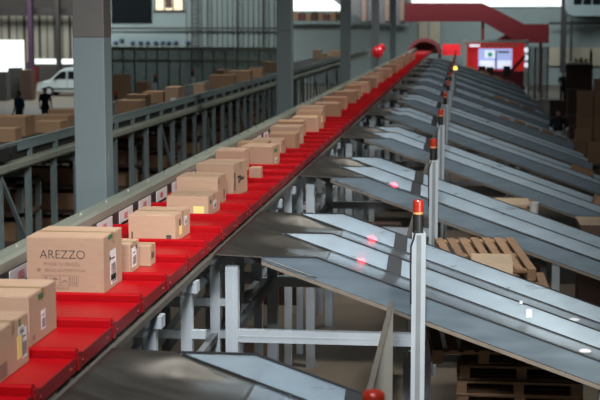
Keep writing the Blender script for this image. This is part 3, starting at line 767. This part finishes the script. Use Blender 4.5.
# tall goods between partition and second conveyor
for n,(p0,p1,q0,h) in enumerate(((113,126,75,1.4),(136,147,82,.9),(215,224,70,1.0))):
    D = 52+n*3; xa,z1 = at(p0,q0,D); xb,_ = at(p1,q0,D)
    st_ = thing('goods_rack', 'brown goods rack loaded beyond the second conveyor, %s from the big pillar' % nth(n+1), 'rack', (0,0,0))
    MB().box(xa,xb,D,D+.8,z1-h,z1).build('goods', m_carb, st_)
    MB().box(xa,xa+.08,D,D+.8,0,z1-h).box(xb-.08,xb,D,D+.8,0,z1-h).box(xa,xb,D,D+.8,z1-h-.06,z1-h).build('rack_frame', m_leg, st_)
for n,(p,q,D) in enumerate(((155,75,47),(193,70,54),(116,92,40))):
    xx, zz = at(p,q,D)
    o = thing('signal_post', 'signal lamp post beyond the second conveyor, %s from the big pillar' % nth((2,3,1)[n]), 'signal post', (xx,D,0), 0, 'signal lamp posts of the second conveyor')
    MB().box(-.055,.055,-.05,.05,0,zz-.25).build('post', m_alu, o); MB().tube((0,0,zz-.25),(0,0,zz-.08),.045,n=12).build('lamp_base', m_black, o); MB().tube((0,0,zz-.08),(0,0,zz+.02),.045,n=12).build('lamp_lens', m_lensd, o)
# dim storage under and beyond the second conveyor
for n in range(9):
    y = 17.225+n*3.75
    rk = thing('storage_rack', 'dark storage rack under the second conveyor, %s along from the front' % nth(n+1), 'rack', (-7.30,y,0), 0, 'storage racks under the second conveyor')
    for j in range(5): MB().box(-.7,.7,-.5,.5,.35+j*.45,.41+j*.45).build('shelf', m_brown, rk)
    for sx in (-.7,.62):
        for sy_ in (-.5,.42): MB().box(sx,sx+.08,sy_,sy_+.08,0,2.25).build('upright', m_leg, rk)
    for j in range(4):
        MB().box(-.6,.55,-.4,.3-.2*(j%2),.411+j*.45,.70+j*.45).build('stored_goods', m_carb, rk)
# back wall, mid and far side
DW = 110.0
xa,_ = at(276,30,DW); xb,_ = at(640,30,DW)
struct(MB().box(xa,xb+6,DW,DW+.4,0,at(500,8,DW)[1]).build('wall_back', m_wallg))
struct(bx(385,566,-30,6.5,DW+.1,.1,m_day,'window_25'))
struct(bx(292,343,-30,11,DW-1.2,.1,m_day,'window_26'))
struct(bx(280,410,21,24,DW-1.5,.4,m_fr,'trim_4'))
for n in range(8):
    a = 293+n*6.2
    tag(bx(a,a+5.4,12+(n*7)%3,20.5,DW-1.4,.9,(m_carb,m_wred,m_carb,m_brown)[n%4],'stored_case'), 'brownish case on the high ledge below the bright window, %s from the second pillar' % nth(n+1), 'case', 'cases on the high ledge')
xa,za = at(312,-8,DW-6); 
mz = thing('mezzanine_roof', 'dark sloping underside of a mezzanine above the line', 'mezzanine')
P = [at(*p,DW-8) for p in ((318,-12),(345,9),(362,19),(385,24),(410,25),(410,-12))]
MB().prism_xz(P, DW-8, DW-5).build('soffit', m_col, mz)
for p in (362,385,400):
    a,z1_ = at(p,-12,DW-8.3); b,z0_ = at(p+4,21,DW-8.3)
    MB().box(a,b,DW-8.3,DW-8.05,z0_,z1_).build('beam', m_brown, mz)
struct(bx(419,440,21,44,DW-.3,.2,m_cream,'door_1'))
struct(bx(428,429,21,44,DW-.4,.1,m_alud,'trim_5'))
# red walkway and stairs
wk = thing('walkway_stairs', 'dark red raised walkway with stairs and landing along the back wall', 'walkway')
D = 97.0
def poly(pts): return [at(px,py,D) for px,py in pts]
MB().prism_xz(poly([(405,3),(482,3),(489,6),(524,24),(524,43),(516,41),(482,21.5),(405,21.5)]), D, D+.12).build('front_guard', m_wred, wk)
MB().prism_xz(poly([(522,24),(549,24),(549,43),(522,43)]), D-.06, D+.10).build('landing_guard', m_wred, wk)
MB().prism_xz(poly([(512,31),(497,39.5),(500,42),(530,43),(530,33)]), D+.3, D+1.5).build('lower_flight', m_wredd, wk)
MB().prism_xz(poly([(405,19),(482,19),(482,21.5),(405,21.5)]), D+.12, D+1.6).build('deck', m_wredd, wk)
MB().prism_xz(poly([(405,4),(482,4),(524,25),(524,42),(482,21),(405,21)]), D+1.6, D+1.7).build('rear_guard', m_wredd, wk)
for p in (483,541):
    a, z1_ = at(p,21 if p != 541 else 42,D); MB().box(a-.1,a+.1,D+.3,D+.5,0,z1_).build('post', m_wredd, wk)
# booth with the big screen
DK = 91.0
bt = thing('display_booth', 'red booth with a silver frame and a large glowing blue screen', 'booth')
def bp(name, px0,px1,py0,py1,y0,y1,m):
    a,z1_ = at(px0,py0,DK); b,z0_ = at(px1,py1,DK); return MB().box(a,b,DK+y0,DK+y1,max(z0_,0),z1_).build(name, m, bt)
bp('frame_post',463,466.5,41,86,-.15,.25,m_silv); bp('frame_post',524.5,528,41,86,-.15,.25,m_silv)
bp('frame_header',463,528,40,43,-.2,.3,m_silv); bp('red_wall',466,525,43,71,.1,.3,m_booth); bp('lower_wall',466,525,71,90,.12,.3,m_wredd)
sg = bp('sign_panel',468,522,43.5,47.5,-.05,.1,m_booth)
a,z1_ = at(469.5,44.3,DK); b,z0_ = at(480,46.8,DK); MB().box(a,b,DK-.08,DK-.05,z0_,z1_).build('sign_block', m_scw, sg)
for i in range(8):
    a,z1_ = at(483+i*4.6,44.8,DK); b,z0_ = at(486.4+i*4.6,46.6,DK); MB().box(a,b,DK-.08,DK-.05,z0_,z1_).build('sign_block', m_cream, sg)
sc = bp('screen',478.5,512,48.5,69,0,.1,m_scr)
for q,(p0,p1,q0,q1,m) in enumerate(((485,495,50.5,58,m_scw),(480,494.5,60.5,68,m_scw),(497.5,511,60.5,68,m_scw),(498,509,51,53,m_silv))):
    a,z1_ = at(p0,q0,DK); b,z0_ = at(p1,q1,DK); MB().box(a,b,DK-.02,DK-.001,z0_,z1_).build('screen_window', m, sc)
a,z_ = at(490,54.5,DK); MB().tube((a,DK-.04,z_),(a,DK-.02,z_),.16,n=16).build('screen_dot', m_scg, sc)
a,z_ = at(496,58,DK); MB().box(a-.04,a+.04,DK-.03,DK,at(0,69,DK)[1],at(0,49,DK)[1]).build('screen_bar', m_alud, sc)
P = [at(*p,DK-.4) for p in ((509,71),(524,55),(526,57),(512,73))]
MB().prism_xz(P, DK-.4, DK-.3).build('stair_rail', m_wredd, bt)
for i in range(3):
    a,z_ = at(526.3,50+i*7.5,DK); MB().ball((a,DK-.25,z_),.16,10).build('bulb', m_scw, bt)
# row of chairs silhouetted before the screen
for n,p in enumerate((482,490,507)):
    a,z_ = at(p,66+ (n%2),DK-3)
    o = thing('standing_figure_board', 'dark high stool back before the glowing screen, %s along' % nth(n+1), 'stool', (a,DK-3,0), 0, 'stools before the screen')
    o.name = 'bar_stool'
    MB().box(-.22,.22,.0,.06,z_-.5,z_).build('backrest', m_black, o, bevel=.02); MB().box(-.22,.22,-.4,.05,z_-.62,z_-.5).build('seat', m_black, o)
    for sx in (-.2,.16):
        for sy_ in (-.38,0): MB().box(sx,sx+.04,sy_,sy_+.04,0,z_-.6).build('leg', m_col, o)
# mesh fence, pipes, cabin, bench beyond the chutes
mf = thing('mesh_fence', 'dark green wire mesh fence beside the glowing booth', 'fence')
DM = 88
for i in range(4):
    a,zt = at(529+i*6.5,47,DM); MB().box(a-.04,a+.04,DM-.04,DM+.04,0,zt).build('post', m_mesh, mf)
a,zt = at(529,47,DM); b,_ = at(548.5,47,DM)
g = MB()
for i in range(22): xx = a+(b-a)*i/21; g.box(xx-.012,xx+.012,DM-.01,DM+.01,.1,zt)
for i in range(24): zz = .1+(zt-.1)*i/23; g.box(a,b,DM-.012,DM+.012,zz-.012,zz+.012)
g.build('wire_mesh', m_mesh, mf)
struct(bx(549,640,47.5,66,DW-.3,.25,m_cream,'trim_6'))
tag(bx(562,565.5,-20,72,DW-2,.3,m_col,'wall_pipe'), 'dark upright pipe on the back wall beside the cabin', 'pipe')
tag(bx(570.5,572,20,62,DW-2,.15,m_col,'wall_pipe'), 'thin dark upright pipe just past the thick one on the back wall', 'pipe')
tag(bx(549,640,22,24.5,DW-1.6,.2,m_col,'wall_pipe'), 'dark horizontal pipe crossing the back wall under the cabin', 'pipe')
cbn = thing('site_cabin', 'blue-grey raised cabin with dark windows high on the back wall', 'cabin')
P = [at(*p,DW-4) for p in ((567,-25),(567,10),(568.5,14),(573,16),(640,16),(640,-25))]
MB().prism_xz(P, DW-4, DW-.5).build('cabin_shell', m_cabin, cbn)
for i in range(4):
    a,z1_ = at(574+i*9.5,-10,DW-4.05); b,z0_ = at(581.5+i*9.5,4.5,DW-4.05); MB().box(a,b,DW-4.06,DW-4.0,z0_,z1_).build('window', m_wdark, cbn)
DBn = 76.0
wbn = thing('workbench', 'dark brown workbench with a white top against the cream panel', 'bench')
a,zt = at(567,63,DBn); b,_ = at(593,63,DBn)
MB().box(a,b,DBn,DBn+1.0,zt-.08,zt).build('bench_top', m_white, wbn)
MB().box(a+.05,b-.05,DBn+.7,DBn+.8,.4,zt-.08).build('back_panel', m_brown, wbn)
for xx in (a,b-.1):
    for yy in (0,.9): MB().box(xx,xx+.1,DBn+yy,DBn+yy+.1,0,zt-.08).build('leg', m_brown, wbn)
MB().box(a+.05,b-.05,DBn+.05,DBn+.95,.6,.66).build('lower_shelf', m_brown, wbn)
for n,(p0,p1,q,m,lb) in enumerate(((574,578,58.5,m_yel,'yellow'),(579,583,57.5,m_cart,'brown'),(584,588,58.5,m_yel,'amber'),(593.5,596.5,49,m_black,'tall black'))):
    xa,z1_ = at(p0,q,DBn+.4); xb,_ = at(p1,q,DBn+.4)
    xb = min(xb, b); xa = min(xa, xb-.15)
    o = thing('supply_bottle', '%s container standing on the white workbench top' % lb, 'container', ((xa+xb)/2,DBn+.4,zt+.001))
    r = (xb-xa)/2; hh = max(z1_-zt,.15)
    MB().tube((0,0,0),(0,0,hh*.75),r,n=14).tube((0,0,hh*.75),(0,0,hh*.85),r,r*.5,14).build('container_body', m, o); MB().tube((0,0,hh*.85),(0,0,hh),r*.45,n=12).build('cap', m_black, o)
a,z_ = at(571,81,64); tag(MB().ball((0,0,0),.3,12,(1.3,1,.7)).build('cloth_bundle', m_cloth, None, loc=(a,64,.21)), 'white cloth bundle on the floor before the brown workbench', 'bundle')
# red round lamp beside the belt
a,z_ = at(386.5,52,63)
rl = thing('round_warning_lamp', 'round red glowing lamp on a pole beside the far belt', 'lamp', (a-.4,63,0))
MB().tube((0,0,0),(0,0,z_-.3),.04,n=10).build('pole', m_alud, rl); MB().ball((0,0,z_),.26,16,(1,1,1.05)).build('lamp_globe', m_rlamp, rl)
a,z_ = at(396.5,48,85)
rl = thing('round_warning_lamp', 'smaller round red lamp further along the far belt', 'lamp', (a-.9,85,0))
MB().tube((0,0,0),(0,0,z_-.2),.04,n=10).build('pole', m_alud, rl); MB().ball((0,0,z_),.25,16).build('lamp_globe', m_rlamp, rl)

# ================================================================== light
w = bpy.data.worlds.new('hall_ambient'); S.world = w; w.use_nodes = True
w.node_tree.nodes['Background'].inputs[0].default_value = (.72,.86,.92,1)
w.node_tree.nodes['Background'].inputs[1].default_value = .042
def area(name, loc, tgt, sx, sy_, power, col=(1,1,1), spread=180):
    l = bpy.data.lights.new(name,'AREA'); l.shape = 'RECTANGLE'; l.size = sx; l.size_y = sy_; l.energy = power; l.color = col; l.spread = math.radians(spread)
    o = bpy.data.objects.new(name, l); C.objects.link(o); o.location = loc
    o.rotation_euler = (Vector(tgt)-Vector(loc)).to_track_quat('-Z','Y').to_euler()
    return o
area('high_bay_and_fill', (-.4,4.5,9.0), (-1.6,11.5,2.5), 1.5, 1.2, 400, (.95,.98,1), 120)
for k in range(13):
    area('high_bay_and_fill', (.9,10.5+k*6.45,8.6), (-1.7,11.6+k*6.45,2.5), 1.0, 1.6, 150 if k < 3 else 100, (1,.98,.94), 80)
for k in range(6):
    area('high_bay_and_fill', (-7.6,20+k*13,11), (-6.9,21+k*13,2.0), 1.2, 5, 230, (.95,1,.95), 110)
area('high_bay_and_fill', (-20,78,12), (-20,92,4), 10, 3, 2600, (.92,1,1))
area('high_bay_and_fill', (-27,88,12), (-27,86,0), 6, 4, 1200, (.92,1,1), 130)  # unseen fill added to brighten the floor around the van
area('high_bay_and_fill', (-31,93,9), (-31,105,5), 8, 2, 1000, (1,.98,.9))  # added fill, lifts the dark cladding wall
area('high_bay_and_fill', (-9,97,8), (-9,110,4), 10, 2, 1100, (.92,1,1))  # fill with no visible source, added to brighten the middle back wall
area('high_bay_and_fill', (0,92,12), (0,110,5), 16, 3, 2300, (.92,1,1))
area('high_bay_and_fill', (-1.0,-2,9.0), (-1.6,14,2.0), 2.0, 1.0, 85, (.95,.98,1), 40)  # unseen front fill added to lift the faces turned towards the camera
area('added_bay_fill', (1.9,9.6,2.9), (.6,13.2,1.0), .5, .3, 70, (1,.95,.88), 150)  # out-of-view fill added to brighten the pallets under the chute
# photo-eye beams reaching the chute walls behind the second signal post
def beam(px, py, D, src, e, ang=2.2):
    x, z = at(px,py,D)
    l = bpy.data.lights.new('photo_eye','SPOT'); l.energy = e; l.color = (1,.02,.04); l.spot_size = math.radians(ang); l.spot_blend = .6; l.shadow_soft_size = .004
    o = bpy.data.objects.new('photo_eye', l); C.objects.link(o); o.location = src
    o.rotation_euler = (Vector((x,D,z))-Vector(src)).to_track_quat('-Z','Y').to_euler()

for n,(px,py,k,j,e) in enumerate(((372,240,0,2,7),(368,252,0,2,5),(361,264,0,1,9),(394,186,1,1,9))):
    y0 = YG0+k*PG+YW[j-1]+.03; x = at(px,py,YG0+k*PG+YW[j])[0]
    ps = tag(MB().box(-.02,.02,0,.025,-.02,.02).build('optical_sensor', m_black, None, loc=(x-.1,YG0+k*PG+YW[j-1]+.0125,topz(x-.1)-.05)), 'small black optical sensor inside the lane wall, %s red light spot from the front' % nth(n+1), 'sensor')
    beam(px,py,YG0+k*PG+YW[j]-.013,(x-.1,y0+.02,topz(x-.1)-.05),e*40,4.6)

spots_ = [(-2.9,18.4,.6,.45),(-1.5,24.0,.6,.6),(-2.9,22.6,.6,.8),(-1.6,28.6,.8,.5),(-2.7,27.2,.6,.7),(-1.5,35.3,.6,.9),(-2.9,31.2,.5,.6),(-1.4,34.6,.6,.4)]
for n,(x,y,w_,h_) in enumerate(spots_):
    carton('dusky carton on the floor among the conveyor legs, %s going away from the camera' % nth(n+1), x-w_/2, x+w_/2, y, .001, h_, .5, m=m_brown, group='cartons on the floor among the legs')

# loose goods on the floor past the chute ends
more = [(6.3,52,.7,1.4),(6.7,55,.8,1.1),(5.2,57,.7,.9),(6.1,60,.9,1.7),(7.2,62,.8,1.3),(5.0,63,.7,.6),(6.6,66,.8,1.0),(5.6,69,.9,1.5),(7.6,70,.9,1.2),(4.7,58,.5,.5),(8.0,57,.9,1.5),(4.9,72,.8,.8)]
for n,(x,y,w_,h_) in enumerate(more):
    carton('%s brown crate past the chute ends, %s going away from the tall carton stack' % ('tall' if h_ > 1 else 'low', nth(n+1)), x-w_/2, x+w_/2, y, .001, h_, .7, m=(m_carb,m_brown)[n%2], group='crates past the chute ends', tape=False)
